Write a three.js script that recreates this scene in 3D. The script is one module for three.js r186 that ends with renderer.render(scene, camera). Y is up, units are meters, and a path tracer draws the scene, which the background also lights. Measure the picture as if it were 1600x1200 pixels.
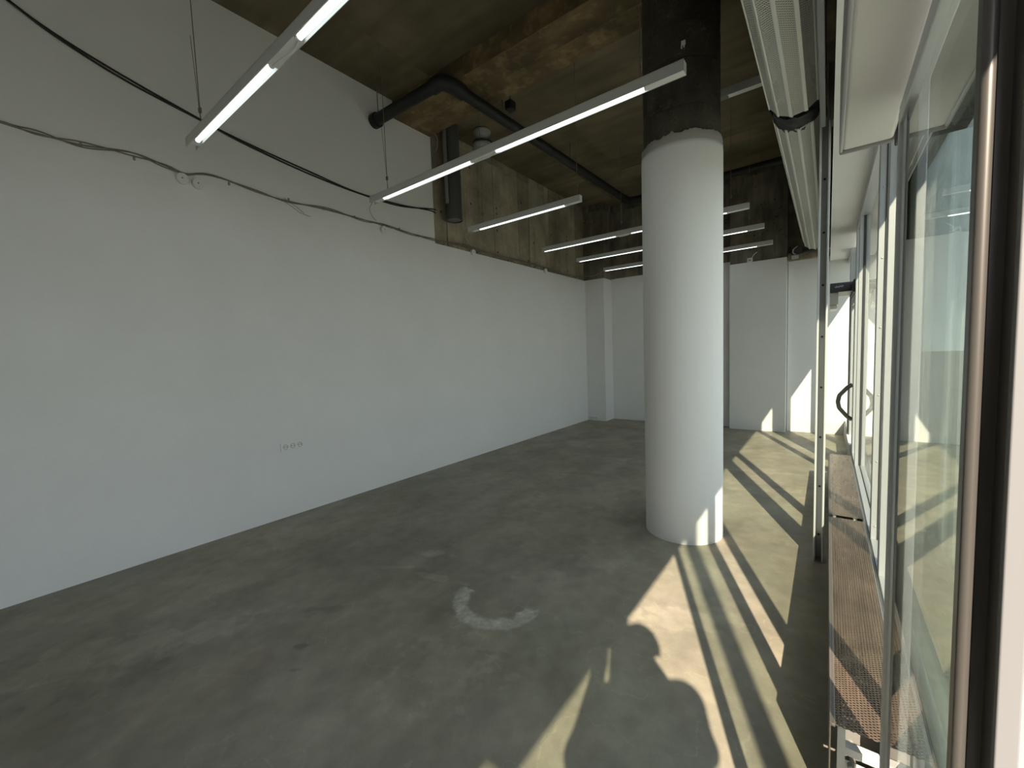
import * as THREE from 'three';
import { mergeGeometries } from 'three/addons/utils/BufferGeometryUtils.js';
import { RoundedBoxGeometry } from 'three/addons/geometries/RoundedBoxGeometry.js';
import { MarchingCubes } from 'three/addons/objects/MarchingCubes.js';
import { RectAreaLightUniformsLib } from 'three/addons/lights/RectAreaLightUniformsLib.js';
RectAreaLightUniformsLib.init();

// ---------------------------------------------------------------- camera, sky, sun, exposure
const scene = new THREE.Scene();
const camera = new THREE.PerspectiveCamera(85.676, 4 / 3, 0.01, 500);
camera.position.set(0, 1.5, 0);
camera.rotation.order = 'YXZ';
camera.rotation.set(-0.07227, 0.65258, -0.03658);
const renderer = new THREE.WebGLRenderer();
renderer.toneMapping = THREE.LinearToneMapping;
renderer.toneMappingExposure = 0.56;
renderer.shadowMap.enabled = true;

{ // hazy daylight sky: paler towards the horizon, the same all round
  const w = 64, h = 64, d = new Float32Array(w * h * 4);
  for (let j = 0; j < h; j++) {
    const el = ((j + 0.5) / h - 0.5) * Math.PI, t = Math.max(0, Math.sin(el)) ** 0.55;
    for (let i = 0; i < w; i++) d.set([4.3 - 2.6 * t, 4.4 - 2.3 * t, 4.65 - 1.7 * t, 1], (j * w + i) * 4);
  }
  const t = new THREE.DataTexture(d, w, h, THREE.RGBAFormat, THREE.FloatType);
  t.mapping = THREE.EquirectangularReflectionMapping; t.magFilter = THREE.LinearFilter; t.minFilter = THREE.LinearFilter; t.needsUpdate = true;
  scene.background = t;
}
const SUN_AZ = 23.2 * Math.PI / 180, SUN_EL = 35.2 * Math.PI / 180;
const sun = new THREE.DirectionalLight(new THREE.Color().setRGB(1, 0.86, 0.68), 22);
sun.position.set(Math.sin(SUN_AZ) * Math.cos(SUN_EL) * 30, Math.sin(SUN_EL) * 30, Math.cos(SUN_AZ) * Math.cos(SUN_EL) * 30 - 3);
sun.target.position.set(0, 0, -3); scene.add(sun, sun.target);
sun.castShadow = true; sun.shadow.radius = 1;
Object.assign(sun.shadow.camera, { left: -14, right: 14, top: 14, bottom: -14, near: 1, far: 80 });
sun.shadow.mapSize.set(4096, 4096);

// ---------------------------------------------------------------- helpers
let seed = 7;
const rnd = () => { seed = (seed * 1664525 + 1013904223) >>> 0; return seed / 4294967296; };
function hash(x, y) { let h = Math.imul(x, 374761393) ^ Math.imul(y, 668265263); h = Math.imul(h ^ (h >>> 13), 1274126177); return ((h ^ (h >>> 16)) >>> 0) / 4294967296; }
function vn(x, y) {
  const xi = Math.floor(x), yi = Math.floor(y), fx = x - xi, fy = y - yi, u = fx * fx * (3 - 2 * fx), v = fy * fy * (3 - 2 * fy);
  const a = hash(xi, yi), b = hash(xi + 1, yi), c = hash(xi, yi + 1), e = hash(xi + 1, yi + 1);
  return a + (b - a) * u + (c - a) * v + (a - b - c + e) * u * v;
}
function fbm(x, y, o = 4) { let s = 0, a = 0.5, t = 0; for (let i = 0; i < o; i++) { s += a * vn(x, y); t += a; a *= 0.5; x = x * 2.03 + 17.1; y = y * 2.03 + 9.7; } return s / t; }
const sm = (a, b, x) => { const t = Math.min(1, Math.max(0, (x - a) / (b - a))); return t * t * (3 - 2 * t); };
const lerp = (a, b, t) => a + (b - a) * t;
function tex(w, h, fn, srgb = true) {                      // fn(u, v) -> [r, g, b] 0..1
  const d = new Uint8Array(w * h * 4);
  for (let j = 0; j < h; j++) for (let i = 0; i < w; i++) {
    const c = fn((i + 0.5) / w, (j + 0.5) / h), k = (j * w + i) * 4;
    d[k] = Math.max(0, Math.min(255, c[0] * 255)); d[k + 1] = Math.max(0, Math.min(255, c[1] * 255)); d[k + 2] = Math.max(0, Math.min(255, c[2] * 255)); d[k + 3] = 255;
  }
  const t = new THREE.DataTexture(d, w, h); t.wrapS = t.wrapT = THREE.RepeatWrapping;
  t.magFilter = THREE.LinearFilter; t.minFilter = THREE.LinearMipmapLinearFilter; t.generateMipmaps = true;
  if (srgb) t.colorSpace = THREE.SRGBColorSpace; t.needsUpdate = true; return t;
}
const rep = (t, x, y) => { const c = t.clone(); c.repeat.set(x, y); c.needsUpdate = true; return c; };
const std = (o) => new THREE.MeshStandardMaterial(o);
const phys = (o) => new THREE.MeshPhysicalMaterial(o);
const lin = (r, g, b) => new THREE.Color().setRGB(r, g, b);
function metres(g) {                                       // uv in metres from position and normal
  const p = g.attributes.position, n = g.attributes.normal, uv = new Float32Array(p.count * 2);
  for (let i = 0; i < p.count; i++) {
    const ax = Math.abs(n.getX(i)), ay = Math.abs(n.getY(i)), az = Math.abs(n.getZ(i));
    if (ay >= ax && ay >= az) { uv[2 * i] = p.getX(i); uv[2 * i + 1] = p.getZ(i); }
    else if (ax >= az) { uv[2 * i] = p.getZ(i); uv[2 * i + 1] = p.getY(i); }
    else { uv[2 * i] = p.getX(i); uv[2 * i + 1] = p.getY(i); }
  }
  g.setAttribute('uv', new THREE.BufferAttribute(uv, 2)); return g;
}
const plain = (g) => { const q = g.index ? g.toNonIndexed() : g; for (const k of Object.keys(q.attributes)) if (!['position', 'normal', 'uv'].includes(k)) q.deleteAttribute(k); return q; };
const box = (x0, x1, y0, y1, z0, z1) => metres(new THREE.BoxGeometry(x1 - x0, y1 - y0, z1 - z0).translate((x0 + x1) / 2, (y0 + y1) / 2, (z0 + z1) / 2));
const rbox = (x0, x1, y0, y1, z0, z1, r = 0.004, s = 2) => metres(plain(new RoundedBoxGeometry(x1 - x0, y1 - y0, z1 - z0, s, r).translate((x0 + x1) / 2, (y0 + y1) / 2, (z0 + z1) / 2)));
const cyl = (a, b, r, n = 16, r2 = r) => {                 // rod from a to b
  const A = new THREE.Vector3(...a), B = new THREE.Vector3(...b), L = A.distanceTo(B), g = new THREE.CylinderGeometry(r2, r, L, n);
  g.applyQuaternion(new THREE.Quaternion().setFromUnitVectors(new THREE.Vector3(0, 1, 0), B.clone().sub(A).normalize()));
  return g.translate((a[0] + b[0]) / 2, (a[1] + b[1]) / 2, (a[2] + b[2]) / 2);
};
const tube = (pts, r, seg = 60, n = 8, tension = 0.5) => new THREE.TubeGeometry(new THREE.CatmullRomCurve3(pts.map((p) => new THREE.Vector3(...p)), false, 'catmullrom', tension), seg, r, n);
const lathe = (pts, x, z, n = 40) => new THREE.LatheGeometry(pts.map((p) => new THREE.Vector2(p[0], p[1])), n).translate(x, 0, z);
const taken = {};
const numbered = (n) => { const k = taken[n] ?? 0; taken[n] = k + 1; return k ? n + '_' + String(k).padStart(3, '0') : n; };
function mesh(name, geo, mat, parent = scene, label) {
  const g = Array.isArray(geo) ? mergeGeometries(geo.map(plain)) : geo;
  const m = new THREE.Mesh(g, mat); m.name = parent === scene ? numbered(name) : name;
  m.castShadow = m.receiveShadow = true; if (label) m.userData.label = label; parent.add(m); return m;
}
function tag(o, label, category, group, kind) { Object.assign(o.userData, { label, category }); if (group) o.userData.group = group; if (kind) o.userData.kind = kind; return o; }
function thing(name, label, category, at = [0, 0, 0], group, kind) { const g = new THREE.Group(); g.name = numbered(name); g.position.set(...at); scene.add(g); return tag(g, label, category, group, kind); }

// ---------------------------------------------------------------- dimensions (metres; the lens is above x = 0, z = 0)
const XL = -4.16, ZB = -8.53, ZN = 3.6, H = 4.55, PAINT = 3.0, SOFFIT = 2.8, XG = 0.278, XI = 0.235, XO = 0.31;

// ---------------------------------------------------------------- materials
const fineBump = tex(512, 512, (u, v) => { const n = 0.6 * fbm(u * 60, v * 60, 3) + 0.4 * hash(Math.floor(u * 512), Math.floor(v * 512)); return [n, n, n]; }, false);
const wallTex = tex(1024, 1024, (u, v) => { const n = fbm(u * 9, v * 9, 5), s = fbm(u * 40 + 3, v * 40, 3); const c = 0.885 + 0.022 * (n - 0.5) + 0.008 * (s - 0.5); return [c, c * 0.998, c * 0.985]; });
const white = std({ map: rep(wallTex, 1 / 3, 1 / 3), bumpMap: rep(fineBump, 1, 1), bumpScale: 0.0006, roughness: 0.85 });
const concreteTex = tex(1024, 1024, (u, v) => {
  const n = fbm(u * 7, v * 7, 5), st = fbm(u * 34, v * 5 + 8, 4), p = hash(Math.floor(u * 90), Math.floor(v * 90)) > 0.985 && fbm(u * 90, v * 90, 2) > 0.55 ? 0.6 : 1;
  const c = (0.42 + 0.26 * (n - 0.5) + 0.2 * (st - 0.5)) * p; return [c * 1.06, c, c * 0.87];
});
const concrete = std({ map: rep(concreteTex, 1 / 2.2, 1 / 2.2), bumpMap: rep(fineBump, 1.3, 1.3), bumpScale: 0.002, roughness: 0.9 });
const concretePale = std({ map: rep(concreteTex, 0.7, 0.7), color: lin(1.5, 1.45, 1.4), bumpMap: rep(fineBump, 1.3, 1.3), bumpScale: 0.002, roughness: 0.9 });
const ceilTex = tex(1024, 1024, (u, v) => {
  const n = fbm(u * 6, v * 6, 5), st = fbm(u * 5 + 3, v * 40, 4), b = sm(0.5, 0.75, fbm(u * 3 + 9, v * 4, 3));
  const c = 0.385 + 0.2 * (n - 0.5) + 0.1 * (st - 0.5) + 0.05 * b; return [c * 1.1, c * 0.99, c * 0.78];
});
const ceilMat = std({ map: rep(ceilTex, 1 / 3.5, 1 / 3.5), bumpMap: rep(fineBump, 1, 1), bumpScale: 0.002, roughness: 0.92 });
const beamTex = tex(1024, 512, (u, v) => {
  const n = fbm(u * 9, v * 5, 6), st = fbm(u * 7, v * 22, 4), b = sm(0.5, 0.7, fbm(u * 14 + 2, v * 6, 5)), k = sm(0.62, 0.66, fbm(u * 40, v * 16 + 7, 3));
  const c = 0.37 + 0.26 * (n - 0.5) + 0.07 * (st - 0.5) + 0.06 * b + 0.05 * k; return [c * 1.16, c * 0.98, c * 0.7];
});
const beamMat = std({ map: rep(beamTex, 1 / 3, 1 / 1.2), bumpMap: rep(fineBump, 1, 1), bumpScale: 0.002, roughness: 0.9 });
const alu = std({ color: lin(0.62, 0.64, 0.66), metalness: 0.55, roughness: 0.42 });
const aluPale = std({ color: lin(0.42, 0.43, 0.44), metalness: 0.25, roughness: 0.42 });
const aluDark = std({ color: lin(0.045, 0.047, 0.05), metalness: 0.1, roughness: 0.45 });
const rubber = std({ color: lin(0.03, 0.032, 0.035), roughness: 0.7 });
const glass = phys({ color: lin(0.87, 0.915, 0.875), transmission: 1, thickness: 0, roughness: 0, ior: 1.52 });
const blackPlastic = std({ color: lin(0.012, 0.012, 0.012), roughness: 0.55 });
const whitePlastic = std({ color: lin(0.75, 0.75, 0.72), roughness: 0.45 });
const greySteel = std({ color: lin(0.3, 0.3, 0.29), metalness: 0.5, roughness: 0.5 });

// ---------------------------------------------------------------- floor
{
  const X0 = -4.2, X1 = 0.36, Z0 = -8.6, Z1 = 3.7, W = 2048, Hh = 760;
  // light cement patches and scuffs seen on the slab: [x, z, length, width, turn, strength]
  const spots = [[-2.35, -2.06, 0.14, 0.04, 0.5, 0.7], [-2.1, -1.83, 0.2, 0.03, 0.25, 0.55], [-2.45, -1.75, 0.16, 0.025, 0.6, 0.45], [-1.42, -1.28, 0.26, 0.2, 0.4, 0.4], [-2.85, -0.6, 0.42, 0.1, 1.0, 0.5], [-3.1, -0.2, 0.5, 0.16, 1.0, 0.4], [-1.25, -2.6, 0.4, 0.1, 0.4, 0.3], [-1.45, -2.3, 0.1, 0.05, 0.3, 0.35], [-2.0, -5.4, 0.8, 0.16, 0.2, 0.3], [-1.5, -6.6, 0.9, 0.14, 0.1, 0.3], [-0.6, -5.6, 0.5, 0.05, 0.2, 0.5], [-0.5, -4.9, 0.4, 0.05, 0.4, 0.4], [-2.6, -7.2, 0.7, 0.12, 0.1, 0.3], [-0.62, -2.3, 0.3, 0.12, 0.7, 0.45]];
  const dark = [[-2.75, -0.25, 0.34, 0.12, 1.0, 0.5], [-3.55, -6.4, 0.5, 0.16, 0.3, 0.35], [-3.2, -5.2, 0.4, 0.08, 0.2, 0.4], [-2.6, -4.4, 0.6, 0.06, 0.3, 0.3], [-3.0, -7.6, 0.6, 0.1, 0, 0.35], [-2.4, -1.2, 0.12, 0.03, 0.7, 0.5], [-1.4, -1.45, 0.18, 0.02, 0.4, 0.5], [-1.9, -3.3, 0.7, 0.05, 0.2, 0.25], [-2.2, -0.95, 0.05, 0.02, 0.8, 0.8], [-2.05, -0.85, 0.04, 0.02, 0.8, 0.8]];
  const blot = (list, x, z, nz) => { let s = 0; for (const [cx, cz, a, b, t, k] of list) { const dx = x - cx, dz = z - cz; if (dx * dx + dz * dz > 1.6) continue; const p = (dx * Math.cos(t) - dz * Math.sin(t)) / a, q = (dx * Math.sin(t) + dz * Math.cos(t)) / b, r = Math.sqrt(p * p + q * q) + 2.6 * (nz - 0.5); s = Math.max(s, k * (1 - sm(0.5, 1.1, r))); } return s; };
  const map = tex(W, Hh, (u, v) => {
    const z = lerp(Z0, Z1, u), x = lerp(X0, X1, v);
    const n = fbm(x * 1.1 + 5, z * 1.1, 5), n2 = fbm(x * 5, z * 3.2 + 40, 4), n3 = fbm(x * 16 + 2, z * 16, 3), f = hash(Math.floor(u * W), Math.floor(v * Hh));
    let c = 0.545 + 0.13 * (n - 0.5) + 0.14 * (n2 - 0.5) + 0.08 * (n3 - 0.5) + 0.02 * (f - 0.5);
    let wr = 1.045 + 0.05 * (fbm(x * 1.7 + 30, z * 1.7, 3) - 0.5), wb = 0.885 - 0.07 * (fbm(x * 1.4, z * 1.4 + 60, 3) - 0.5);
    c += 0.11 * blot(spots, x, z, fbm(x * 14, z * 14, 4)); c -= 0.1 * blot(dark, x, z, fbm(x * 12 + 9, z * 12, 4));
    // worn half ring of pale cement where something round once stood
    const dx = x + 1.585, dz = z + 1.85, r = Math.hypot(dx, dz), an = Math.atan2(dz, dx), w = fbm(x * 22, z * 22, 4) - 0.5;
    const ring = sm(0.165, 0.2, r + 0.05 * w) * (1 - sm(0.255, 0.285, r + 0.06 * w)) * sm(-0.35, -0.1, an + 0.4 * w) * (1 - sm(3.15, 3.4, an + 0.4 * w));
    if (an > -0.6 && ring > 0) { const gr = fbm(x * 45, z * 45 + 3, 3) - 0.5; c = lerp(c, 0.72 + 0.2 * w + 0.16 * gr, ring * (0.85 + 0.4 * gr)); wr = lerp(wr, 1.02, ring); wb = lerp(wb, 0.91, ring); }
    // hairline scratches
    const sc = Math.abs(fbm(x * 2.2 + 11, z * 2.2 + 4, 4) - 0.5); if (sc < 0.0025) c += 0.04;
    return [c * wr, c, c * wb];
  });
  const g = box(X0, X1, -0.12, 0, Z0, Z1), uv = g.attributes.uv, p = g.attributes.position;
  for (let i = 0; i < p.count; i++) uv.setXY(i, (p.getZ(i) - Z0) / (Z1 - Z0), (p.getX(i) - X0) / (X1 - X0));
  const rough = tex(512, 256, (u, v) => { const n = 0.52 + 0.3 * (fbm(u * 40, v * 20, 4) - 0.5); return [n, n, n]; }, false);
  const m = mesh('floor', g, std({ map, roughnessMap: rough, roughness: 1, bumpMap: rep(fineBump, 12, 5), bumpScale: 0.0008 }));
  tag(m, 'grey worn concrete floor slab with pale patches', 'floor', null, 'structure');
}

// ---------------------------------------------------------------- ceiling, beam
{
  const m = mesh('ceiling', box(XL - 0.2, 0.7, H, H + 0.25, ZB - 0.25, ZN + 0.2), ceilMat);
  tag(m, 'bare brown concrete ceiling slab', 'ceiling', null, 'structure');
  const b = mesh('trim', box(XL, 0.01, 4.35, H, -3.87, -3.3), beamMat);
  b.name = 'trim_1'; tag(b, 'shallow brown concrete beam crossing the ceiling above the column', 'beam', null, 'structure');
}

// ---------------------------------------------------------------- left wall
{
  const w = thing('wall_left', 'long left wall, white plaster below bare board-marked concrete', 'wall', [0, 0, 0], null, 'structure');
  mesh('plaster', [box(XL - 0.2, XL, 0, H, -3.88, ZN + 0.2), box(XL - 0.2, XL, 0, PAINT, ZB - 0.2, -3.88)], white, w);
  // concrete above, cast between upright boards, set back a few centimetres
  const boardTex = tex(1024, 1024, (u, v) => {
    const n = fbm(u * 6, v * 6, 6), st = fbm(u * 24, v * 2.5 + 8, 4), g = fbm(u * 60, v * 60, 3), hole = hash(Math.floor(u * 26), Math.floor(v * 26)) > 0.972 && Math.hypot((u * 26) % 1 - 0.5, (v * 26) % 1 - 0.5) < 0.2 ? 0.5 : 1;
    const c = (0.58 + 0.26 * (n - 0.5) + 0.1 * (st - 0.5) + 0.08 * (g - 0.5)) * hole; return [c * 1.05, c, c * 0.88];
  });
  const mats = [0, 1, 2].map((i) => std({ map: rep(boardTex, 0.45, 0.45), color: lin(0.84 + 0.1 * i, 0.82 + 0.1 * i, 0.78 + 0.1 * i), bumpMap: rep(fineBump, 1.5, 0.6), bumpScale: 0.003, roughness: 0.92 }));
  let z = -3.88, i = 0;
  while (z > ZB + 0.05) {
    const wd = Math.min(0.24 + 0.14 * rnd(), z - ZB), d = 0.035 + 0.012 * rnd();
    mesh('formwork_board_face', metres(plain(new RoundedBoxGeometry(0.1, H - PAINT, wd - 0.006, 1, 0.003).translate(XL - d - 0.05, (H + PAINT) / 2, z - wd / 2))), mats[(i++ * 7 + Math.floor(rnd() * 2)) % 3], w);
    z -= wd;
  }
  mesh('concrete_backing', box(XL - 0.2, XL - 0.12, PAINT, H, ZB, -3.88), concrete, w);
  // ragged top of the plaster
  const s = new THREE.Shape(); s.moveTo(-3.88, PAINT - 0.03);
  for (let t = -3.88; t > ZB + 0.4; t -= 0.045) s.lineTo(t, PAINT + 0.01 + 0.1 * Math.max(0, fbm(t * 9, 3, 3) - 0.3));
  s.lineTo(ZB + 0.4, PAINT - 0.03); s.closePath();
  mesh('ragged_plaster_edge', new THREE.ExtrudeGeometry(s, { depth: 0.028, bevelEnabled: false }).rotateY(-Math.PI / 2).translate(XL + 0.0 - 0.004, 0, 0), concretePale, w);
}

// ---------------------------------------------------------------- far wall with its piers, near wall behind the camera
{
  const w = thing('wall_back', 'far end wall, white with piers below dark bare concrete', 'wall', [0, 0, 0], null, 'structure');
  mesh('plaster', [box(XL, 0.62, 0, 3.02, ZB - 0.2, ZB)], white, w);
  mesh('corner_pier', box(XL, -3.73, 0, 3.005, ZB, -8.14), white, w);
  mesh('wide_pier', box(-1.41, -0.56, 0, 2.935, ZB, -8.34), white, w);
  mesh('side_panel', box(-0.55, 0.3, 0, 2.875, ZB, -8.49), white, w);
  mesh('concrete_band', [box(XL - 0.1, 0.62, 3.02, H, ZB - 0.2, ZB), box(XL - 0.1, -3.73, 3.005, H, ZB, -8.17), box(-1.41, -0.56, 2.935, H, ZB, -8.38)], concrete, w);
  mesh('concrete_ledge', box(-0.55, 0.01, 2.875, 2.96, ZB, -8.36), concretePale, w);
  const n = mesh('wall_front', box(XL - 0.2, 0.62, 0, H, ZN, ZN + 0.2), white);
  tag(n, 'plain white end wall behind the photographer', 'wall', null, 'structure');
}

// ---------------------------------------------------------------- lintel over the windows (dark towards the room, white underside) and canopy outside, out of view, its depth set to cut the sun
{
  const w = thing('wall_right', 'deep lintel above the windows, dark face with white plastered underside', 'wall', [0, 0, 0], null, 'structure');
  mesh('dark_face', box(0.015, 0.6, SOFFIT + 0.02, H + 0.25, ZB - 0.2, ZN + 0.2), concrete, w);
  mesh('white_soffit', box(0.008, 0.585, SOFFIT, SOFFIT + 0.02, ZB - 0.2, ZN + 0.2), white, w);
  mesh('window_parapet', box(0.225, 0.36, -0.12, 0.2, ZB, -1.39), white, w);
  mesh('window_parapet', box(0.225, 0.36, -0.12, 0.2, 0.68, ZN), white, w);
}

// ---------------------------------------------------------------- round column
{
  const X = -0.932, Z = -3.488, R = 0.294;
  const c = thing('column', 'white plastered round column with bare dark concrete top', 'column', [0, 0, 0], null, 'structure');
  mesh('plastered_shaft', lathe([[0.05, 0], [R, 0], [R, 2.95], [R - 0.004, 3.02], [0.05, 3.02]], X, Z, 72), white, c);
  // ragged lip of plaster
  const n = 120, pos = [], idx = [];
  for (let i = 0; i <= n; i++) {
    const a = i / n * Math.PI * 2, y = 3.04 + 0.05 * (fbm(Math.cos(a) * 4 + 5, Math.sin(a) * 4 + 5, 4) - 0.5) + 0.014 * (hash(i, 3) - 0.5), q = R - 0.001;
    for (const [r, h] of [[q, 2.98], [q - 0.002, y], [R - 0.02, y + 0.006]]) pos.push(X + r * Math.cos(a), h, Z + r * Math.sin(a));
    if (i < n) for (const k of [0, 1]) { const b = i * 3 + k; idx.push(b, b + 1, b + 3, b + 1, b + 4, b + 3); }
  }
  const g = new THREE.BufferGeometry(); g.setAttribute('position', new THREE.Float32BufferAttribute(pos, 3)); g.setIndex(idx); g.computeVertexNormals();
  g.setAttribute('uv', new THREE.Float32BufferAttribute(new Float32Array(pos.length / 3 * 2), 2));
  mesh('ragged_plaster_lip', g, std({ color: lin(0.42, 0.4, 0.36), roughness: 0.9, side: THREE.DoubleSide }), c);
  const rb = R - 0.018, prof = [[0.05, 3.0]];
  for (const y of [3.0, 3.32, 3.56, 3.9, 4.2]) prof.push([rb, y + 0.004], [rb, y + 0.22], [rb - 0.003, y + 0.225], [rb - 0.003, y + 0.23]);
  prof.push([rb, 4.24], [rb, H], [0.05, H]);
  const bare = tex(512, 512, (u, v) => { const m = fbm(u * 10, v * 12, 5), s = Math.abs(fbm(u * 9 + 4, v * 26, 3) - 0.5) < 0.008 ? 0.12 : 0; const k = 0.25 + 0.16 * (m - 0.5) + s; return [k * 1.08, k, k * 0.84]; });
  mesh('bare_concrete_top', lathe(prof, X, Z, 72), std({ map: rep(bare, 2, 2), roughness: 0.85 }), c);
  const br = thing('wire_clamp', 'small white broken clamp stuck high on the bare column top', 'clamp', [-0.84, 3.62, -3.226]);
  mesh('plate', rbox(-0.014, 0.014, 0, 0.03, -0.006, 0.008, 0.002), whitePlastic, br);
  mesh('prong', rbox(-0.016, -0.008, -0.02, 0.004, -0.004, 0.006, 0.002), whitePlastic, br); mesh('prong', rbox(0.0, 0.008, -0.016, 0.004, -0.004, 0.006, 0.002), whitePlastic, br);
}

// ---------------------------------------------------------------- windows along the right side
function screws(parent, x, z, y0, y1, step = 0.42) { for (let y = y0; y < y1; y += step) mesh('screw', new THREE.SphereGeometry(0.006, 8, 6).scale(1, 1, 0.5).translate(x, y, z), aluPale, parent); }
function mullion(parent, z, w = 0.08, y0 = 0.2, y1 = SOFFIT, screwed = false) {
  const m = mesh('mullion', [rbox(XI, XG - 0.006, y0, y1, z - w, z, 0.003), rbox(XG + 0.006, XO, y0, y1, z - w, z, 0.003)], aluPale, parent);
  mesh('gasket', box(XG - 0.012, XG + 0.006, y0, y1, z - w - 0.006, z + 0.006), rubber, m);
  if (screwed) screws(m, XI + 0.02, z + 0.001, 0.32, y1 - 0.1);
}
function windowBay(n, label, z0, z1, y0 = 0.2, y1 = SOFFIT, mull = true, screwed = false) {  // z0 far, z1 near
  const g = thing('window_' + n, label, 'window', [0, 0, 0], null, 'structure');
  mesh('pane', box(XG - 0.003, XG + 0.003, y0 + 0.03, y1 - 0.05, z0, z1).toNonIndexed(), glass, g);
  mesh('sill_rail', [rbox(XI, XG - 0.006, y0, y0 + 0.035, z0, z1, 0.003), rbox(XG + 0.006, XO, y0, y0 + 0.035, z0, z1, 0.003)], aluPale, g);
  mesh('sill_gasket', box(XG - 0.006, XG + 0.006, y0, y0 + 0.037, z0, z1), rubber, g);
  mesh('head_rail', rbox(XI, XO, y1 - 0.07, y1, z0, z1, 0.003), aluPale, g);
  if (mull) mullion(g, z0, 0.08, y0, y1, screwed);
  return g;
}
windowBay(1, 'tall fixed glass pane behind the open sliding leaf', -2.89, -1.467);
windowBay(2, 'narrow fixed glass pane between two close silver mullions', -3.42, -2.97, 0.2, SOFFIT, true, true);
windowBay(3, 'wide fixed glass pane above the far radiator', -5.44, -3.5);
windowBay(4, 'glass pane next to the far glazed door', -6.04, -5.52, 0.2, SOFFIT, false);
windowBay(6, 'glass pane at the far end corner', -8.49, -7.72, 0.2, SOFFIT, false);
windowBay(7, 'fixed glass behind the photographer beside the doorway', 0.7, 2.1);
windowBay(8, 'last fixed glass pane near the end wall behind the photographer', 2.18, ZN, 0.2, SOFFIT, false);
{ // near doorway: jambs, dark transom, glass above it
  const d = thing('door_1', 'open doorway frame with jambs and dark transom', 'doorway', [0, 0, 0], null, 'structure');
  mesh('jamb', rbox(0.262, 0.312, 0, SOFFIT, -1.467, -1.39, 0.004), aluPale, d);
  mesh('jamb', rbox(0.262, 0.312, 0, SOFFIT, 0.62, 0.7, 0.004), aluPale, d);
  mesh('transom', rbox(0.155, 0.31, 2.1, 2.32, -1.8, 1.7, 0.004), aluDark, d);
  mesh('pane', box(XG - 0.003, XG + 0.003, 2.32, SOFFIT - 0.05, -1.39, 0.62).toNonIndexed(), glass, d);
  mesh('threshold', rbox(0.2, 0.36, -0.02, 0.008, -1.39, 0.62, 0.003), alu, d);
}
{ // far glazed door with its own frame
  const d = thing('door_2', 'glazed metal door at the far end with a bent pull handle', 'door', [0, 0, 0], null, 'structure');
  mesh('jamb', rbox(XI, XO, 0, SOFFIT, -6.12, -6.04, 0.004), aluPale, d); mesh('jamb', rbox(XI, XO, 0, SOFFIT, -7.72, -7.6, 0.004), aluPale, d);
  mesh('shading_panel', rbox(0.262, 0.296, 0.01, SOFFIT - 0.02, -6.55, -6.12, 0.003), aluPale, d);  // opaque panel placed to shade a strip of the far wall
  mesh('transom', rbox(XI, XO, 2.1, 2.25, -7.6, -6.57, 0.004), aluDark, d);
  mesh('pane', box(XG - 0.003, XG + 0.003, 2.25, SOFFIT - 0.05, -7.6, -6.57).toNonIndexed(), glass, d);
  const l = mesh('leaf_frame', [rbox(0.25, 0.295, 0.01, 2.09, -6.66, -6.57, 0.004), rbox(0.25, 0.295, 0.01, 2.09, -7.59, -7.4, 0.004), rbox(0.25, 0.295, 0.01, 0.12, -7.4, -6.66, 0.004), rbox(0.25, 0.295, 1.98, 2.09, -7.4, -6.66, 0.004)], aluPale, d);
  mesh('leaf_pane', box(XG - 0.003, XG + 0.003, 0.12, 1.98, -7.4, -6.66).toNonIndexed(), glass, l);
  mesh('pull_handle', new THREE.TubeGeometry(new THREE.CatmullRomCurve3([[0.25, 0.97, -6.62], [0.2, 0.93, -6.62], [0.125, 0.83, -6.62], [0.11, 0.75, -6.62], [0.125, 0.67, -6.62], [0.2, 0.57, -6.62], [0.25, 0.53, -6.62]].map((p) => new THREE.Vector3(...p)), false, 'catmullrom', 0.1), 40, 0.024, 10), greySteel, l, 'grey bent pull handle');
}

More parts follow.
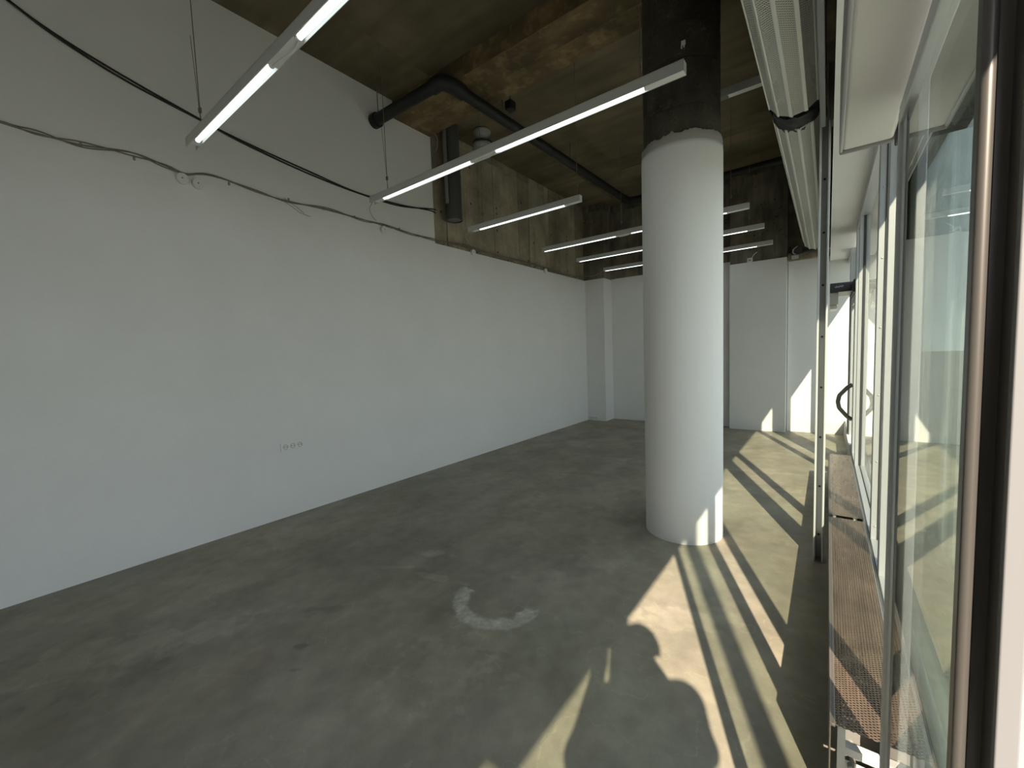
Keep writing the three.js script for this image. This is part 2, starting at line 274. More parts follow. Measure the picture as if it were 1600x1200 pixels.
// ---------------------------------------------------------------- sliding door leaf slid open, operator box above it
{
  const x = 0.145, t = 0.014;
  const l = thing('sliding_door_leaf', 'glass sliding door leaf slid open, with dark rounded metal edge', 'door');
  mesh('pane', box(x - 0.004, x + 0.004, 0.05, 2.04, -1.42, -0.72).toNonIndexed(), glass, l);
  mesh('far_stile', [rbox(x - t, x + t, 0.02, 2.06, -1.45, -1.435, 0.003), rbox(x - 0.006, x - 0.004, 0.02, 2.06, -1.435, -1.38, 0.0008), rbox(x + 0.004, x + 0.022, 0.02, 2.06, -1.435, -1.3, 0.003)], alu, l);
  const stileMetal = std({ color: lin(0.15, 0.14, 0.13), metalness: 0.5, roughness: 0.38 });
  const ns = mesh('closing_stile', [rbox(x - 0.014, x + 0.01, 0.02, 2.06, -0.735, -0.69, 0.004), rbox(x + 0.006, x + 0.014, 0.02, 2.06, -0.71, -0.655, 0.003)], stileMetal, l);
  mesh('rounded_bead', cyl([x - 0.013, 0.02, -0.684], [x - 0.013, 2.06, -0.684], 0.0065, 20), stileMetal, ns);
  mesh('edge_seal', rbox(x + 0.006, x + 0.024, 0.02, 2.06, -0.656, -0.645, 0.002), std({ color: lin(0.21, 0.21, 0.215), roughness: 0.5 }), ns, 'pale edge seal');
  mesh('top_rail', rbox(x - 0.014, x + 0.014, 2.03, 2.07, -1.435, -0.66, 0.003), alu, l);
  mesh('bottom_rail', rbox(x - 0.014, x + 0.014, 0.01, 0.05, -1.435, -0.66, 0.003), alu, l);
  const o = thing('door_operator', 'long white rounded door operator box under the soffit above the sliding leaf', 'operator box');
  mesh('cover', rbox(0.024, 0.148, 2.1, 2.32, -1.73, 1.65, 0.012, 4), std({ color: lin(0.72, 0.71, 0.67), roughness: 0.5 }), o);
  mesh('end_lip', rbox(0.02, 0.15, 2.094, 2.33, -1.745, -1.728, 0.006, 3), std({ color: lin(0.26, 0.25, 0.24), roughness: 0.6 }), o);
  mesh('shaded_side_lip', rbox(0.019, 0.028, 2.096, 2.33, -1.73, 1.65, 0.004, 3), std({ color: lin(0.4, 0.4, 0.4), roughness: 0.5 }), o);  // darker grey stands for the shade along the rounded edge of the cover
  mesh('track', rbox(0.128, 0.155, 2.12, 2.2, -1.73, 1.65, 0.003), aluDark, o);
}
{ // operator above the far door
  const o = thing('door_operator', 'small door operator with dark end cap and white body above the far door', 'operator box', [0, 0, 0]);
  mesh('dark_housing', rbox(0.01, 0.25, 2.15, 2.27, -7.6, -6.95, 0.008, 3), std({ color: lin(0.075, 0.08, 0.09), roughness: 0.45 }), o);
  mesh('white_body', rbox(0.012, 0.1, 1.99, 2.15, -7.5, -6.98, 0.008, 3), whitePlastic, o);
  mesh('lower_cap', rbox(0.012, 0.09, 1.935, 1.985, -7.5, -6.98, 0.006, 3), whitePlastic, o);
  const pts = []; for (let i = 0; i < 26; i++) pts.push([0.06 + i * 0.0036, 2.212 + 0.012 * Math.sin(i * 1.5) * (i % 7 > 4 ? 1.5 : 0.8) + i * 0.0006, -6.948]);
  mesh('maker_mark', tube(pts, 0.0028, 90, 5), std({ color: lin(0.55, 0.56, 0.58), roughness: 0.5 }), o, 'pale handwritten-style mark');
}

// ---------------------------------------------------------------- radiators under the windows
const meshTex = (() => {                                   // perforated sheet: 1 = metal, 0 = hole
  return tex(128, 128, (u, v) => {
    let m = 1; for (const [a, b] of [[0.25, 0.25], [0.75, 0.75]]) { const dx = Math.abs(u - a), dy = Math.abs(v - b); if (dx / 0.3 + dy / 0.3 < 1.0) m = 0; } return [m, m, m];
  }, false);
})();
const meshRough = tex(512, 512, (u, v) => { const n = 0.6 + 0.35 * (fbm(u * 20, v * 6, 4) - 0.5); return [n, n, n]; }, false);
const rustTex = tex(512, 512, (u, v) => { const n = fbm(u * 6, v * 14, 5), s = fbm(u * 70, v * 6, 3); const c = 0.44 + 0.16 * (n - 0.5) + 0.12 * (s - 0.5); return [c * 1.1, c * 0.95, c * 0.83]; });
const perf = std({ map: rep(rustTex, 2, 0.7), alphaMap: rep(meshTex, 1 / 0.018, 1 / 0.012), alphaTest: 0.5, metalness: 0.35, roughness: 0.42, roughnessMap: rep(meshRough, 3, 1), side: THREE.DoubleSide });
function radiator(label, z0, z1, y, open) {                // z0 far, z1 near
  const g = thing('radiator', label, 'radiator', [0, 0, 0], 'radiators under the windows');
  const xl = 0.022, xr = 0.205;
  mesh('perforated_top', box(xl, xr, y - 0.0015, y, z0, z1 - (open ? 0.0 : 0.0)), perf, g);
  mesh('side_panel', [rbox(xl - 0.001, xl + 0.003, 0.06, y + 0.002, z0, z1, 0.001), rbox(xl, xl + 0.014, y - 0.01, y + 0.001, z0, z1, 0.003)], std({ color: lin(0.16, 0.14, 0.12), metalness: 0.3, roughness: 0.5 }), g);
  mesh('back_panel', rbox(xr - 0.003, xr + 0.001, 0.06, y + 0.002, z0, z1, 0.001), greySteel, g);
  mesh('end_panel', rbox(xl, xr, 0.06, y - 0.003, z0, z0 + 0.004, 0.001), whitePlastic, g);
  const fin = std({ color: lin(0.35, 0.34, 0.32), metalness: 0.5, roughness: 0.5 });
  const core = []; for (let z = z0 + 0.08; z < z1 - 0.12; z += 0.04) core.push(box(xl + 0.035, xr - 0.03, 0.1, 0.2, z, z + 0.002));
  mesh('fin_core', core, fin, g);
  mesh('water_pipe', cyl([0.08, 0.15, z0 + 0.03], [0.08, 0.15, z1 - 0.04], 0.011), fin, g); mesh('water_pipe', cyl([0.145, 0.15, z0 + 0.03], [0.145, 0.15, z1 - 0.04], 0.011), fin, g);
  for (const z of [z0 + 0.06, z1 - 0.06]) {                // white sheet brackets that carry the core
    const b = mesh('bracket', [box(xl + 0.02, xl + 0.04, 0, y - 0.012, z, z + 0.03), box(xr - 0.05, xr - 0.03, 0, y - 0.012, z, z + 0.03), box(xl + 0.04, xr - 0.05, 0.06, 0.16, z, z + 0.002), box(xl + 0.04, xr - 0.05, 0.2, 0.225, z, z + 0.03)], std({ color: lin(0.72, 0.72, 0.68), metalness: 0.1, roughness: 0.4 }), g, 'white sheet metal bracket');
    mesh('slot', box(xl + 0.05, xl + 0.065, 0.15, 0.156, z + 0.0015, z + 0.0035), rubber, b); mesh('slot', box(xr - 0.07, xr - 0.055, 0.15, 0.156, z + 0.0015, z + 0.0035), rubber, b);
  }
  if (open) {
    mesh('valve', [cyl([0.165, 0.1, z1 - 0.02], [0.165, 0.19, z1 - 0.02], 0.018), cyl([0.15, 0.15, z1 - 0.02], [0.185, 0.15, z1 - 0.02], 0.01)], whitePlastic, g, 'white plastic valve');
  }
  return g;
}
radiator('low radiator with brown perforated top, farther of the two, under the wide window', -5.52, -3.55, 0.31, false);
radiator('low radiator with brown perforated top, nearer one with open end showing white bracket', -3.5, -1.55, 0.31, true);

// ---------------------------------------------------------------- rolled-up perforated shutters and their guide post
const slatAlpha = tex(128, 128, (u, v) => { let m = 1; for (const [a, b] of [[0.25, 0.25], [0.75, 0.75]]) { const dx = u - a, dy = v - b; if (dx * dx + dy * dy < 0.26 * 0.26) m = 0; } return [m, m, m]; }, false);
const slatMat = std({ color: lin(0.74, 0.74, 0.69), alphaMap: rep(slatAlpha, 1 / 0.017, 1 / 0.017), alphaTest: 0.5, metalness: 0.2, roughness: 0.5, side: THREE.DoubleSide });
const ribMat = std({ color: lin(0.78, 0.78, 0.73), metalness: 0.25, roughness: 0.45 });
function shutter(label, z0, z1, cx, cy, R, phase) {
  const g = thing('roller_shutter', label, 'shutter', [0, 0, 0], 'rolled-up shutters');
  const n = 12, L = z1 - z0, w = 2 * R * Math.tan(Math.PI / n);
  for (let i = 0; i < n; i++) {
    const a = phase + i / n * Math.PI * 2;
    const place = (geo) => geo.rotateZ(a).translate(cx, cy, (z0 + z1) / 2);
    const pl = new THREE.BoxGeometry(w * 0.8, 0.0012, L); metres(pl);
    const s = mesh('slat', place(pl.translate(0, -R, 0)), slatMat, g);
    mesh('rib', place(plain(new RoundedBoxGeometry(w * 0.26, 0.009, L, 2, 0.003).translate(w / 2, -R * 1.012, 0))), ribMat, s);
  }
  mesh('drum', cyl([cx, cy, z0 + 0.01], [cx, cy, z1 - 0.01], R * 0.55, 24), greySteel, g);
  mesh('bottom_bar', rbox(-0.058, -0.03, 2.83, cy, z0 + 0.03, z1, 0.006, 3), std({ color: lin(0.2, 0.205, 0.21), metalness: 0.3, roughness: 0.5 }), g);
  mesh('end_plate', cyl([cx, cy, z1 - 0.004], [cx, cy, z1 + 0.002], R * 0.94, 32), greySteel, g);
  return g;
}
shutter('rolled perforated metal shutter hanging near the camera, upper end cut by the photo edge', -3.36, 2.6, -0.19, 3.12, 0.148, 0.13);
const farShutter = shutter('rolled perforated metal shutter running from the guide post to the far wall', -8.15, -3.56, -0.185, 3.105, 0.14, 0.3);
{
  const n = 90, m = 10, pos = [], idx = [];
  for (let j = 0; j <= m; j++) for (let i = 0; i <= n; i++) {
    const a = i / n * Math.PI * 2, k = j / m, edge = j === 0 || j === m ? 0.09 * (fbm(i * 0.45, j + 3, 3) - 0.5) : 0, r = 0.146 + 0.02 * (fbm(i * 0.25 + 4, j * 0.7, 3) - 0.4);
    pos.push(-0.188 + r * Math.cos(a), 3.112 + r * Math.sin(a), -3.59 + k * 0.19 + edge);
    if (i < n && j < m) { const q = j * (n + 1) + i; idx.push(q, q + 1, q + n + 1, q + 1, q + n + 2, q + n + 1); }
  }
  const g = new THREE.BufferGeometry(); g.setAttribute('position', new THREE.Float32BufferAttribute(pos, 3)); g.setIndex(idx); g.computeVertexNormals();
  mesh('black_sheet_wrap', g, std({ color: lin(0.01, 0.01, 0.012), roughness: 0.6, side: THREE.DoubleSide }), farShutter, 'crumpled black sheet round the shutter end');
  const p = thing('shutter_guide_post', 'tall slim silver shutter guide post with dark screwed groove standing by the radiators', 'post');
  const x0 = -0.062, x1 = -0.004, zf = -3.425, zb = -3.535;
  const postMetal = std({ color: lin(0.56, 0.57, 0.57), metalness: 0.15, roughness: 0.45 });
  for (const q of [x0, x1 - 0.012]) mesh('flange', rbox(q, q + 0.012, 0, 2.97, zb, zf, 0.003), postMetal, p);
  mesh('web', rbox(x0 + 0.01, x1 - 0.01, 0, 2.97, zb, zb + 0.01, 0.002), postMetal, p);
  for (let y = 0.16; y < 2.9; y += 0.345) mesh('screw', new THREE.CylinderGeometry(0.007, 0.007, 0.006, 10).rotateX(Math.PI / 2).translate((x0 + x1) / 2, y, zb + 0.013), rubber, p);
  mesh('head_bracket', rbox(x1 - 0.016, x1 + 0.015, 2.9, 3.25, zb, zf, 0.003), greySteel, p);
}

// ---------------------------------------------------------------- hanging tube lamps
const tubeGlow = std({ color: lin(0.9, 0.95, 0.95), emissive: lin(0.92, 1, 1), emissiveIntensity: 4, roughness: 0.5 });
const lampMetal = std({ color: lin(0.62, 0.62, 0.6), metalness: 0.15, roughness: 0.5 });
const lampPlate = std({ color: lin(0.74, 0.74, 0.72), roughness: 0.45 });
const wireMat = std({ color: lin(0.22, 0.2, 0.17), metalness: 0.4, roughness: 0.6 });
function lamp(label, z, x0, x1, tubes, hooks, Y = 3.1, unlit = false) {
  const g = thing('tube_lamp', label, 'lamp', [0, 0, 0], 'hanging tube lamps');
  const hw = 0.03, top = Y + 0.062;
  mesh('housing', [box(x0, x1, top - 0.002, top, z - hw, z + hw), box(x0, x1, Y - 0.004, top, z - hw, z - hw + 0.002), box(x0, x1, Y - 0.004, top, z + hw - 0.002, z + hw)], lampMetal, g);
  let e = x0 + 0.015; const plates = [];
  for (const [a, b] of tubes) { plates.push([e, a]); e = b; } plates.push([e, x1]);
  plates.forEach(([a, b], i) => { if (b - a > 0.02) mesh('cover_plate', box(i === 0 ? a + 0.06 : a, b, Y - 0.002, Y, z - hw + 0.002, z + hw - 0.002), lampPlate, g); });
  mesh('end_cap', box(x1 - 0.002, x1, Y - 0.004, top, z - hw, z + hw), lampPlate, g);
  for (const [a, b] of tubes) {
    const t = mesh('tube', cyl([a + 0.012, Y + 0.006, z], [b - 0.012, Y + 0.006, z], 0.0145, 14), tubeGlow, g);
    for (const [p, q] of [[a, a + 0.014], [b - 0.014, b]]) mesh('socket', cyl([p, Y + 0.006, z], [q, Y + 0.006, z], 0.016, 14), lampPlate, t);
    const L = new THREE.RectAreaLight(new THREE.Color().setRGB(0.9, 1, 0.98), 3, b - a - 0.03, 0.03);
    L.position.set((a + b) / 2, Y - 0.012, z); L.lookAt((a + b) / 2, 0, z); g.add(L);
  }
  if (tubes.length > 1) { const a = tubes[0][1], b = tubes[1][0]; mesh('lead', tube([[a, Y - 0.004, z], [a + (b - a) * 0.3, Y - 0.02, z + 0.01], [a + (b - a) * 0.7, Y - 0.012, z - 0.012], [b, Y - 0.004, z]], 0.004, 24, 6), lampPlate, g); }
  for (const [hx, two] of hooks) {
    const w = mesh('hanger_wire', cyl([hx, top - 0.01, z], [hx, z < -3.3 && z > -3.87 ? 4.35 : H, z], 0.003, 6), wireMat, g);
    mesh('wire_clip', rbox(hx - 0.012, hx + 0.012, top + 0.1, top + 0.135, z - 0.008, z + 0.008, 0.003), wireMat, w);
    if (two) mesh('loose_end', cyl([hx + 0.012, top, z + 0.004], [hx - 0.03, top + 0.62, z + 0.01], 0.002, 6), wireMat, w);
  }
  return g;
}
const T = (a) => [a, a + 1.212];
const near = [T(-3.576), T(-2.121)];
lamp('lit tube lamp nearest the camera, cut off by the top edge of the photo', -1.128, -3.76, -0.69, [T(-3.624), T(-2.121)], [[-3.52, true], [-0.9, false]]);
lamp('long lit tube lamp hanging just in front of the round column', -2.665, -3.77, -0.686, near, [[-3.5, true], [-0.95, false]]);
lamp('short lit tube lamp with one tube, third from the camera', -4.1, -3.74, -2.12, [[-3.566, -2.302]], [[-2.16, false], [-3.5, false]]);
lamp('lit tube lamp passing behind the column, fourth from the camera', -5.68, -3.63, -0.757, [T(-3.6), T(-2.19)], [[-2.32, false], [-0.95, false]]);
lamp('lit tube lamp, fifth from the camera, second from the far wall', -6.765, -3.6, -0.72, [T(-3.56), T(-2.12)], [[-2.3, false], [-0.9, false]]);
lamp('lit tube lamp nearest the far wall', -7.93, -3.62, -0.725, [T(-3.6), T(-2.14)], [[-2.3, false], [-0.9, false]]);
lamp('unlit lamp housing showing between the column and the rolled shutter', -4.1, -0.78, -0.2, [], [[-0.3, false]], 3.62, true);

// ---------------------------------------------------------------- cables and boxes on the left wall
{
  const cable = (name, label, strands, mat, r) => { const g = thing(name, label, 'cable'); strands.forEach((p) => mesh('strand', tube(p, r, Math.max(40, p.length * 14), 7), mat, g)); return g; };
  const bx = XL + 0.016;
  const bl = [[0.6, 4.35], [0.0, 4.03], [-0.345, 3.83], [-0.555, 3.718], [-0.883, 3.605], [-1.349, 3.508], [-1.627, 3.445], [-2.185, 3.365], [-2.746, 3.327], [-3.3, 3.33], [-3.784, 3.415], [-3.9, 3.43]];
  cable('black_cable', 'pair of black cables sagging across the upper white wall', [bl.map(([z, y]) => [bx + 0.006, y, z]), bl.map(([z, y], i) => [bx, y + 0.018 + 0.012 * Math.sin(i * 2.1) - (i > 9 ? 0.045 : 0), z])], std({ color: lin(0.018, 0.016, 0.014), roughness: 0.6 }), 0.0075);
  const gr = [[0.7, 3.12], [0.2, 3.1], [-0.247, 3.065], [-0.405, 3.061], [-0.61, 3.055], [-0.865, 3.095], [-1.05, 3.06], [-1.188, 3.05], [-1.369, 3.09], [-1.708, 3.048], [-1.988, 3.05], [-2.386, 3.056], [-2.8, 3.05], [-3.055, 3.062], [-3.443, 3.031], [-3.866, 3.043], [-4.5, 3.06], [-5.3, 3.05], [-6.2, 3.06], [-7.2, 3.04], [-8.0, 3.05]];
  const wob = (k, amp) => gr.map(([z, y], i) => [bx - 0.004 + 0.004 * k, y + amp * Math.sin(i * (1.7 + 0.45 * k) + k * 2), z]);
  const bundle = cable('grey_cable', 'bundle of thin grey cables clipped along the wall at lamp height', [wob(0, 0.006), wob(1, 0.014), wob(2, 0.022)], std({ color: lin(0.2, 0.18, 0.15), roughness: 0.6 }), 0.0045);
  cable('thin_wire', 'loose end of thin pale wire drooping from the grey cable bundle', [[[bx, 3.05, -1.9], [bx, 3.0, -2.02], [bx, 2.96, -2.1], [bx, 2.945, -2.2]], [[bx, 3.06, -1.95], [bx, 3.015, -2.05], [bx, 2.965, -2.14]]], std({ color: lin(0.4, 0.37, 0.32), roughness: 0.6 }), 0.0028);
  const clips = [-0.6, -0.88, -1.1, -1.5, -2.0, -2.35, -2.7, -3.3];
  clips.forEach((z, i) => { mesh('clip', rbox(XL + 0.002, XL + 0.016, 3.048, 3.074, z - 0.007, z + 0.007, 0.003), greySteel, bundle); });
  const boxes = [[3.0, -1.165, 'left one of the pair of round white junction boxes under the cables'], [2.99, -1.27, 'right one of the pair of round white junction boxes under the cables'], [3.0, -3.07, 'round white junction box on the cables near the end of the tall white wall'], [3.0, -4.6, 'round white junction box at the ragged plaster edge, nearer of the two'], [3.0, -6.55, 'round white junction box at the ragged plaster edge, farther of the two']];
  for (const [y, z, label] of boxes) {
    const g = thing('junction_box', label, 'junction box', [XL, y, z], 'round junction boxes');
    mesh('body', cyl([0, 0, 0], [0.03, 0, 0], 0.042, 24), std({ color: lin(0.7, 0.69, 0.65), roughness: 0.5 }), g);
    const l = mesh('lid', cyl([0.03, 0, 0], [0.036, 0, 0], 0.038, 24), whitePlastic, g);
    mesh('screw', cyl([0.036, 0, 0.004], [0.038, 0, 0.004], 0.005, 8), rubber, l);
  }
  // feeds from the lamps' left ends to the bundle
  [[-2.665, -3.77, -2.95], [-4.1, -3.74, -4.55], [-5.68, -3.63, -6.2], [-6.765, -3.6, -7.2], [-7.93, -3.62, -7.95]].forEach(([z, x, zt], i) => {
    const c = mesh('lamp_lead', tube([[x + 0.02, 3.125, z], [x - 0.12, 3.085, z - 0.05], [(x + XL) / 2, 3.04, (z + zt) / 2], [XL + 0.045, 3.075, zt]], 0.004, 40, 6), std({ color: lin(0.42, 0.39, 0.33), roughness: 0.6 }));
    tag(c, ['pale lead drooping from the lamp before the column to the wall', 'pale lead drooping from the short third lamp to the wall', 'pale lead drooping from the fourth lamp to the wall', 'pale lead drooping from the fifth lamp to the wall', 'pale lead drooping from the farthest lamp to the wall'][i], 'cable', 'lamp leads');
  });
  const socket = (label, at, turn, n, s = 1) => {
    const g = thing('wall_socket', label, 'socket', at); g.rotation.y = turn;
    mesh('frame', rbox(-0.04 * n * s, 0.04 * n * s, -0.04 * s, 0.04 * s, 0, 0.01, 0.004, 3), whitePlastic, g);
    for (let i = 0; i < n; i++) {
      const x = (i - (n - 1) / 2) * 0.072 * s;
      const q = mesh('cup', new THREE.TorusGeometry(0.022 * s, 0.003, 8, 24).translate(x, 0, 0.011), std({ color: lin(0.45, 0.45, 0.43), roughness: 0.5 }), g);
      for (const k of [-1, 1]) mesh('pin_hole', new THREE.CylinderGeometry(0.004, 0.004, 0.002, 8).rotateX(Math.PI / 2).translate(x + k * 0.0095 * s, 0, 0.0112), rubber, q);
    }
  };
  socket('triple white wall socket low on the long left wall', [XL, 0.685, -1.866], Math.PI / 2, 3, 0.95);
  socket('small white triple socket at the foot of the far corner pier', [-4.02, 0.06, -8.14], 0, 3, 0.9);
}

// ---------------------------------------------------------------- pipes, duct stub and vent under the ceiling
{
  const p = thing('drain_pipe', 'thick black drain pipe bending under the ceiling beam', 'pipe');
  mesh('run', cyl([XL, 4.2, -3.03], [-3.22, 4.235, -3.09], 0.062, 20), blackPlastic, p);
  mesh('elbow', tube([[-3.24, 4.235, -3.09], [-3.13, 4.24, -3.1], [-3.08, 4.24, -3.2], [-3.08, 4.24, -3.36]], 0.075, 24, 16), blackPlastic, p);
  mesh('run', cyl([-3.08, 4.24, -3.3], [-3.02, 4.27, -7.6], 0.058, 20), blackPlastic, p);
  mesh('elbow', tube([[-3.02, 4.27, -7.55], [-3.0, 4.27, -7.72], [-2.88, 4.275, -7.78], [-2.7, 4.28, -7.79]], 0.07, 24, 14), blackPlastic, p);
  mesh('run', cyl([-2.75, 4.28, -7.79], [0.0, 4.32, -7.8], 0.056, 20), blackPlastic, p);
  mesh('collar', cyl([XL, 4.2, -3.03], [XL + 0.07, 4.2, -3.035], 0.078, 20), blackPlastic, p);
  mesh('hanger', cyl([-4.08, 4.22, -3.035], [-4.08, H, -3.035], 0.005, 6), wireMat, p);
  for (const z of [-4.0, -5.6, -7.0]) mesh('hanger', cyl([-3.05, 4.25, z], [-3.05, H, z], 0.006, 6), wireMat, p);
  const d = thing('duct_stub', 'grey steel duct stub hanging open on the bare concrete wall', 'duct');
  const dm = std({ color: lin(0.12, 0.12, 0.115), metalness: 0.45, roughness: 0.5 });
  const X = -4.06, Z = -4.16;
  mesh('shell', new THREE.LatheGeometry([[0.105, 3.33], [0.112, 3.33], [0.112, 3.36], [0.108, 3.37], [0.108, H], [0.104, H], [0.104, 3.34]].map((q) => new THREE.Vector2(...q)), 36).translate(X, 0, Z), dm, d);
  mesh('inner_cap', cyl([X, 3.345, Z], [X, 3.35, Z], 0.104, 30), greySteel, d);
  mesh('side_pipe', cyl([X + 0.02, 3.52, Z + 0.14], [X + 0.02, H, Z + 0.14], 0.025, 16), greySteel, d);
  mesh('band', cyl([X, 3.9, Z], [X, 3.93, Z], 0.113, 36), dm, d);
  const v = thing('ceiling_vent', 'round grey ceiling vent with disc and dome behind the second lamp', 'vent');
  const vx = -3.8, vz = -4.5, vm = std({ color: lin(0.33, 0.33, 0.32), roughness: 0.5 });
  mesh('collar', lathe([[0.001, H], [0.118, H], [0.122, H - 0.02], [0.118, H - 0.04], [0.095, H - 0.05], [0.09, H - 0.06], [0.072, H - 0.09], [0.064, H - 0.13], [0.062, H - 0.17], [0.001, H - 0.17]], vx, vz), vm, v);
  mesh('dome', lathe([[0.001, H - 0.17], [0.12, H - 0.17], [0.142, H - 0.2], [0.138, H - 0.24], [0.1, H - 0.29], [0.05, H - 0.315], [0.001, H - 0.32]], vx, vz), vm, v);
  mesh('rim', new THREE.TorusGeometry(0.128, 0.008, 8, 40).rotateX(Math.PI / 2).translate(vx, H - 0.165, vz), rubber, v);
  const e = thing('pipe_clamp_motor', 'small dark clamp box beside the black pipe under the ceiling', 'clamp');
  mesh('body', rbox(-2.98, -2.89, 4.28, 4.38, -4.05, -3.95, 0.012, 3), blackPlastic, e); mesh('arm', cyl([-2.935, 4.37, -4.0], [-2.935, H, -4.0], 0.008, 8), wireMat, e);
  const w = mesh('loose_wire', tube([[-4.06, 4.36, -3.86], [-4.03, 4.3, -3.885], [-4.05, 4.22, -3.9], [-4.1, 4.17, -3.92]], 0.004, 24, 6), std({ color: lin(0.4, 0.38, 0.33), roughness: 0.6 }));
  tag(w, 'short pale wire poking out below the ceiling beam by the left wall', 'wire');
  const u = thing('utility_box', 'small white square box with dark symbol on the far concrete band', 'box', [-1.1, 2.965, -8.378]);
  mesh('body', rbox(-0.04, 0.04, -0.035, 0.045, 0, 0.03, 0.004, 3), whitePlastic, u);
  mesh('symbol', [box(-0.018, 0.016, 0.0, 0.008, 0.03, 0.0315), box(-0.018, -0.01, -0.014, 0.022, 0.03, 0.0315), box(0.006, 0.014, -0.012, 0.016, 0.03, 0.0315)], rubber, u);
  mesh('lead', tube([[0.03, 0.04, 0.012], [0.06, 0.09, 0.014], [0.11, 0.13, 0.012]], 0.005, 20, 6), whitePlastic, u);
  const h = thing('pull_box', 'dark junction housing with a white looped lead on the ledge at the far wall', 'box', [-0.42, 2.96, -8.43]);
  mesh('body', rbox(-0.09, 0.07, 0, 0.12, -0.06, 0.04, 0.01, 3), std({ color: lin(0.07, 0.07, 0.07), roughness: 0.6 }), h);
  mesh('looped_lead', tube([[0.0, 0.13, 0.05], [-0.05, 0.09, 0.06], [-0.06, 0.03, 0.06], [-0.02, 0.0, 0.06]], 0.006, 24, 6), whitePlastic, h);
  mesh('tag_plate', rbox(-0.08, 0.02, -0.075, -0.015, 0.07, 0.074, 0.001), std({ color: lin(0.5, 0.5, 0.47), roughness: 0.6 }), h);
}

// ---------------------------------------------------------------- outside
{
  const pave = tex(1024, 1024, (u, v) => { const n = fbm(u * 12, v * 12, 5); const c = 0.6 + 0.1 * (n - 0.5); return [c * 1.0, c, c * 0.98]; });
  const g = mesh('pavement', box(0.36, 40, -0.14, -0.02, -70, 40), std({ map: rep(pave, 0.4, 0.4), roughness: 0.9 }));
  tag(g, 'bright sunlit pavement outside the doorway', 'pavement', null, 'structure');
  const p = thing('unseen_post', 'slim dark post out of view outside the doorway, placed to shade a band of the floor', 'post', [0.95, -0.02, 0.87]);  // unseen post, placed so its shadow makes the wide dark floor band
  mesh('shaft', cyl([0, 0, 0], [0, 4.6, 0], 0.05, 20, 0.045), aluDark, p); mesh('foot', cyl([0, 0, 0], [0, 0.25, 0], 0.085, 20, 0.06), aluDark, p);
  mesh('post_top', lathe([[0.001, 4.6], [0.08, 4.6], [0.15, 4.85], [0.16, 4.88], [0.05, 4.98], [0.001, 5]], 0, 0, 20), aluDark, p);
}

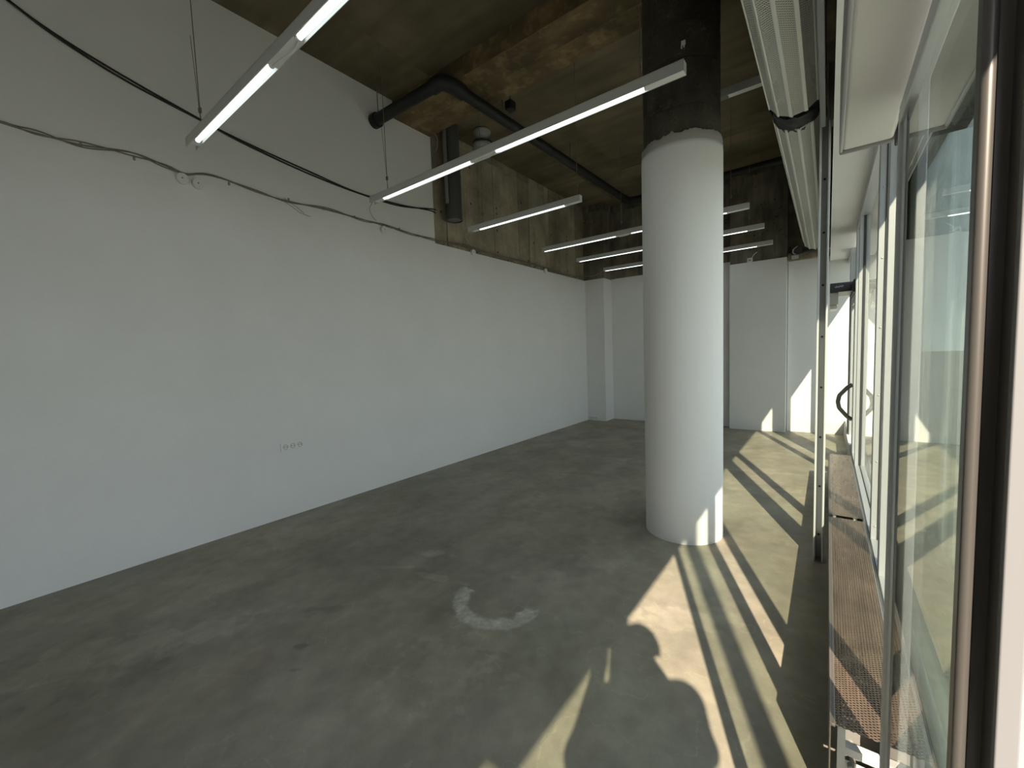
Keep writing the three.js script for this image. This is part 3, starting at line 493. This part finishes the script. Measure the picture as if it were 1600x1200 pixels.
// ---------------------------------------------------------------- the photographer, whose shadow falls on the floor
{
  const C = [0.225, 0, 0.3], F = [-0.607, -0.795], Rt = [0.795, -0.607];          // forward and right on plan
  const P = (f, r, y) => [C[0] + F[0] * f + Rt[0] * r, y, C[2] + F[1] * f + Rt[1] * r];
  function field(mc, ctr, size, bones, k) {
    const n = mc.size, f = mc.field;
    for (let z = 0; z < n; z++) for (let y = 0; y < n; y++) for (let x = 0; x < n; x++) {
      const px = ctr[0] + (x - n / 2) / (n / 2) * size, py = ctr[1] + (y - n / 2) / (n / 2) * size, pz = ctr[2] + (z - n / 2) / (n / 2) * size;
      let d = 1e9;
      for (const b of bones) {
        const [ax, ay, az, bx, by, bz, ra, rb] = b, ux = bx - ax, uy = by - ay, uz = bz - az, L = ux * ux + uy * uy + uz * uz;
        const t = L ? Math.max(0, Math.min(1, ((px - ax) * ux + (py - ay) * uy + (pz - az) * uz) / L)) : 0;
        const q = Math.hypot(px - ax - ux * t, py - ay - uy * t, pz - az - uz * t) - (ra + (rb - ra) * t);
        if (q - d > k * 4) continue; const h = Math.max(0, Math.min(1, 0.5 + 0.5 * (d - q) / k)); d = d > 1e8 ? q : lerp(d, q, h) - k * h * (1 - h);
      }
      f[z * n * n + y * n + x] = -d;
    }
    mc.isolation = 0; mc.update();
    const c = mc.count, g = new THREE.BufferGeometry();
    const a = new Float32Array(c * 3); for (let i = 0; i < c * 3; i++) a[i] = mc.positionArray[i] * size + ctr[i % 3];
    g.setAttribute('position', new THREE.BufferAttribute(a, 3)); g.setAttribute('normal', new THREE.BufferAttribute(mc.normalArray.slice(0, c * 3), 3)); return g;
  }
  const B = (a, b, ra, rb) => [...a, ...b, ra, rb];
  const elbR = P(0.08, 0.23, 1.27), elbL = P(0.08, -0.24, 1.26), wrR = P(0.31, 0.11, 1.44), wrL = P(0.31, -0.11, 1.44);
  const bones = [];
  bones.push(B(P(0, -0.06, 1.0), P(0, 0.06, 1.0), 0.145, 0.145), B(P(0, 0, 1.02), P(0, 0, 1.3), 0.135, 0.15), B(P(0, -0.1, 1.34), P(0, 0.1, 1.34), 0.125, 0.125), B(P(-0.01, -0.16, 1.49), P(-0.01, 0.16, 1.49), 0.07, 0.07), B(P(-0.01, 0, 1.5), P(0.01, 0, 1.63), 0.062, 0.056));
  for (const [s, e, w] of [[1, elbR, wrR], [-1, elbL, wrL]]) {
    bones.push(B(P(-0.01, s * 0.19, 1.47), e, 0.062, 0.045), B(e, w, 0.045, 0.03));
    bones.push(B(P(0, s * 0.1, 0.95), P(0.02, s * 0.12, 0.52), 0.1, 0.066), B(P(0.02, s * 0.12, 0.52), P(0, s * 0.13, 0.1), 0.062, 0.042), B(P(-0.05, s * 0.13, 0.045), P(0.17, s * 0.15, 0.035), 0.042, 0.034));
  }
  const mc = new MarchingCubes(150, new THREE.MeshStandardMaterial(), false, false, 120000);
  const body = field(mc, [C[0] - 0.08, 0.86, C[2] - 0.1], 0.92, bones, 0.035);
  const head = [B(P(0.0, 0, 1.745), P(0.012, 0, 1.72), 0.088, 0.085), B(P(0.04, 0, 1.67), P(0.05, 0, 1.645), 0.058, 0.045), B(P(0.1, 0, 1.705), P(0.112, 0, 1.68), 0.009, 0.014), B(P(0.0, 0.088, 1.715), P(0, 0.09, 1.68), 0.016, 0.011), B(P(0.0, -0.088, 1.715), P(0, -0.09, 1.68), 0.016, 0.011), B(P(0.085, -0.02, 1.652), P(0.085, 0.02, 1.652), 0.009, 0.009), B(P(0.08, -0.035, 1.735), P(0.08, 0.035, 1.735), 0.014, 0.014), B(P(0.0, 0, 1.66), P(0, 0, 1.6), 0.056, 0.056)];
  const hg = field(new MarchingCubes(84, new THREE.MeshStandardMaterial(), false, false, 60000), P(0.01, 0, 1.71), 0.16, head, 0.018);
  const geos = [body, hg];
  for (const s of [1, -1]) {
    const w = s > 0 ? wrR : wrL, hand = [];
    const pt = (f, r, y) => P(0.31 + f, s * (0.11 + r), 1.44 + y);
    hand.push(B(w, pt(0.03, -0.005, 0.05), 0.03, 0.03), B(pt(0.03, -0.015, 0.03), pt(0.04, 0.01, 0.08), 0.022, 0.02));
    [[0.1, -0.02, 0.068], [0.078, -0.022, 0.075], [0.055, -0.024, 0.07], [0.034, -0.022, 0.058]].forEach(([y, r, len]) => { const k = pt(0.045, 0.012, y - 0.02), m2 = pt(0.07, 0.0, y - 0.012), e = pt(0.066, -len * 0.55, y - 0.012); hand.push(B(k, m2, 0.01, 0.009), B(m2, e, 0.009, 0.008)); });
    hand.push(B(pt(0.02, -0.01, 0.04), pt(0.025, -0.04, 0.075), 0.012, 0.01), B(pt(0.025, -0.04, 0.075), pt(0.035, -0.05, 0.095), 0.01, 0.008));
    geos.push(field(new MarchingCubes(64, new THREE.MeshStandardMaterial(), false, false, 40000), pt(0.03, -0.01, 0.05), 0.12, hand, 0.008));
  }
  const g = mergeGeometries(geos), p = g.attributes.position, col = new Float32Array(p.count * 3);
  const skin = [0.48, 0.3, 0.22], coat = [0.03, 0.035, 0.045], jeans = [0.035, 0.045, 0.08], shoe = [0.25, 0.25, 0.25];
  for (let i = 0; i < p.count; i++) {
    const y = p.getY(i), f = (p.getX(i) - C[0]) * F[0] + (p.getZ(i) - C[2]) * F[1];
    col.set(y > 1.555 || f > 0.285 ? skin : y > 0.93 ? coat : y > 0.085 ? jeans : shoe, i * 3);
  }
  g.setAttribute('color', new THREE.BufferAttribute(col, 3));
  const o = thing('person', 'standing person in dark jacket and jeans holding up a phone in both hands', 'person');
  mesh('body', g, std({ vertexColors: true, roughness: 0.8 }), o);
  const hair = new THREE.SphereGeometry(0.1, 32, 20, 0, Math.PI * 2, 0, Math.PI * 0.55).scale(0.95, 1, 1.05).rotateX(-0.35).rotateY(Math.atan2(-F[0], -F[1]) + 0).translate(...P(-0.01, 0, 1.74));
  mesh('hair', hair, std({ color: lin(0.03, 0.02, 0.014), roughness: 0.8, side: THREE.DoubleSide }), o);
  const ph = thing('smartphone', 'dark smartphone held up by the photographer', 'phone', [0.009, 1.5, 0.012]);
  ph.rotation.y = 0.65258;
  mesh('shell', rbox(-0.08, 0.08, -0.036, 0.036, 0.0, 0.008, 0.004, 3), blackPlastic, ph);
  mesh('screen', rbox(-0.077, 0.077, -0.033, 0.033, 0.0078, 0.009, 0.0005), std({ color: lin(0.02, 0.02, 0.025), roughness: 0.15 }), ph);
}

renderer.render(scene, camera);
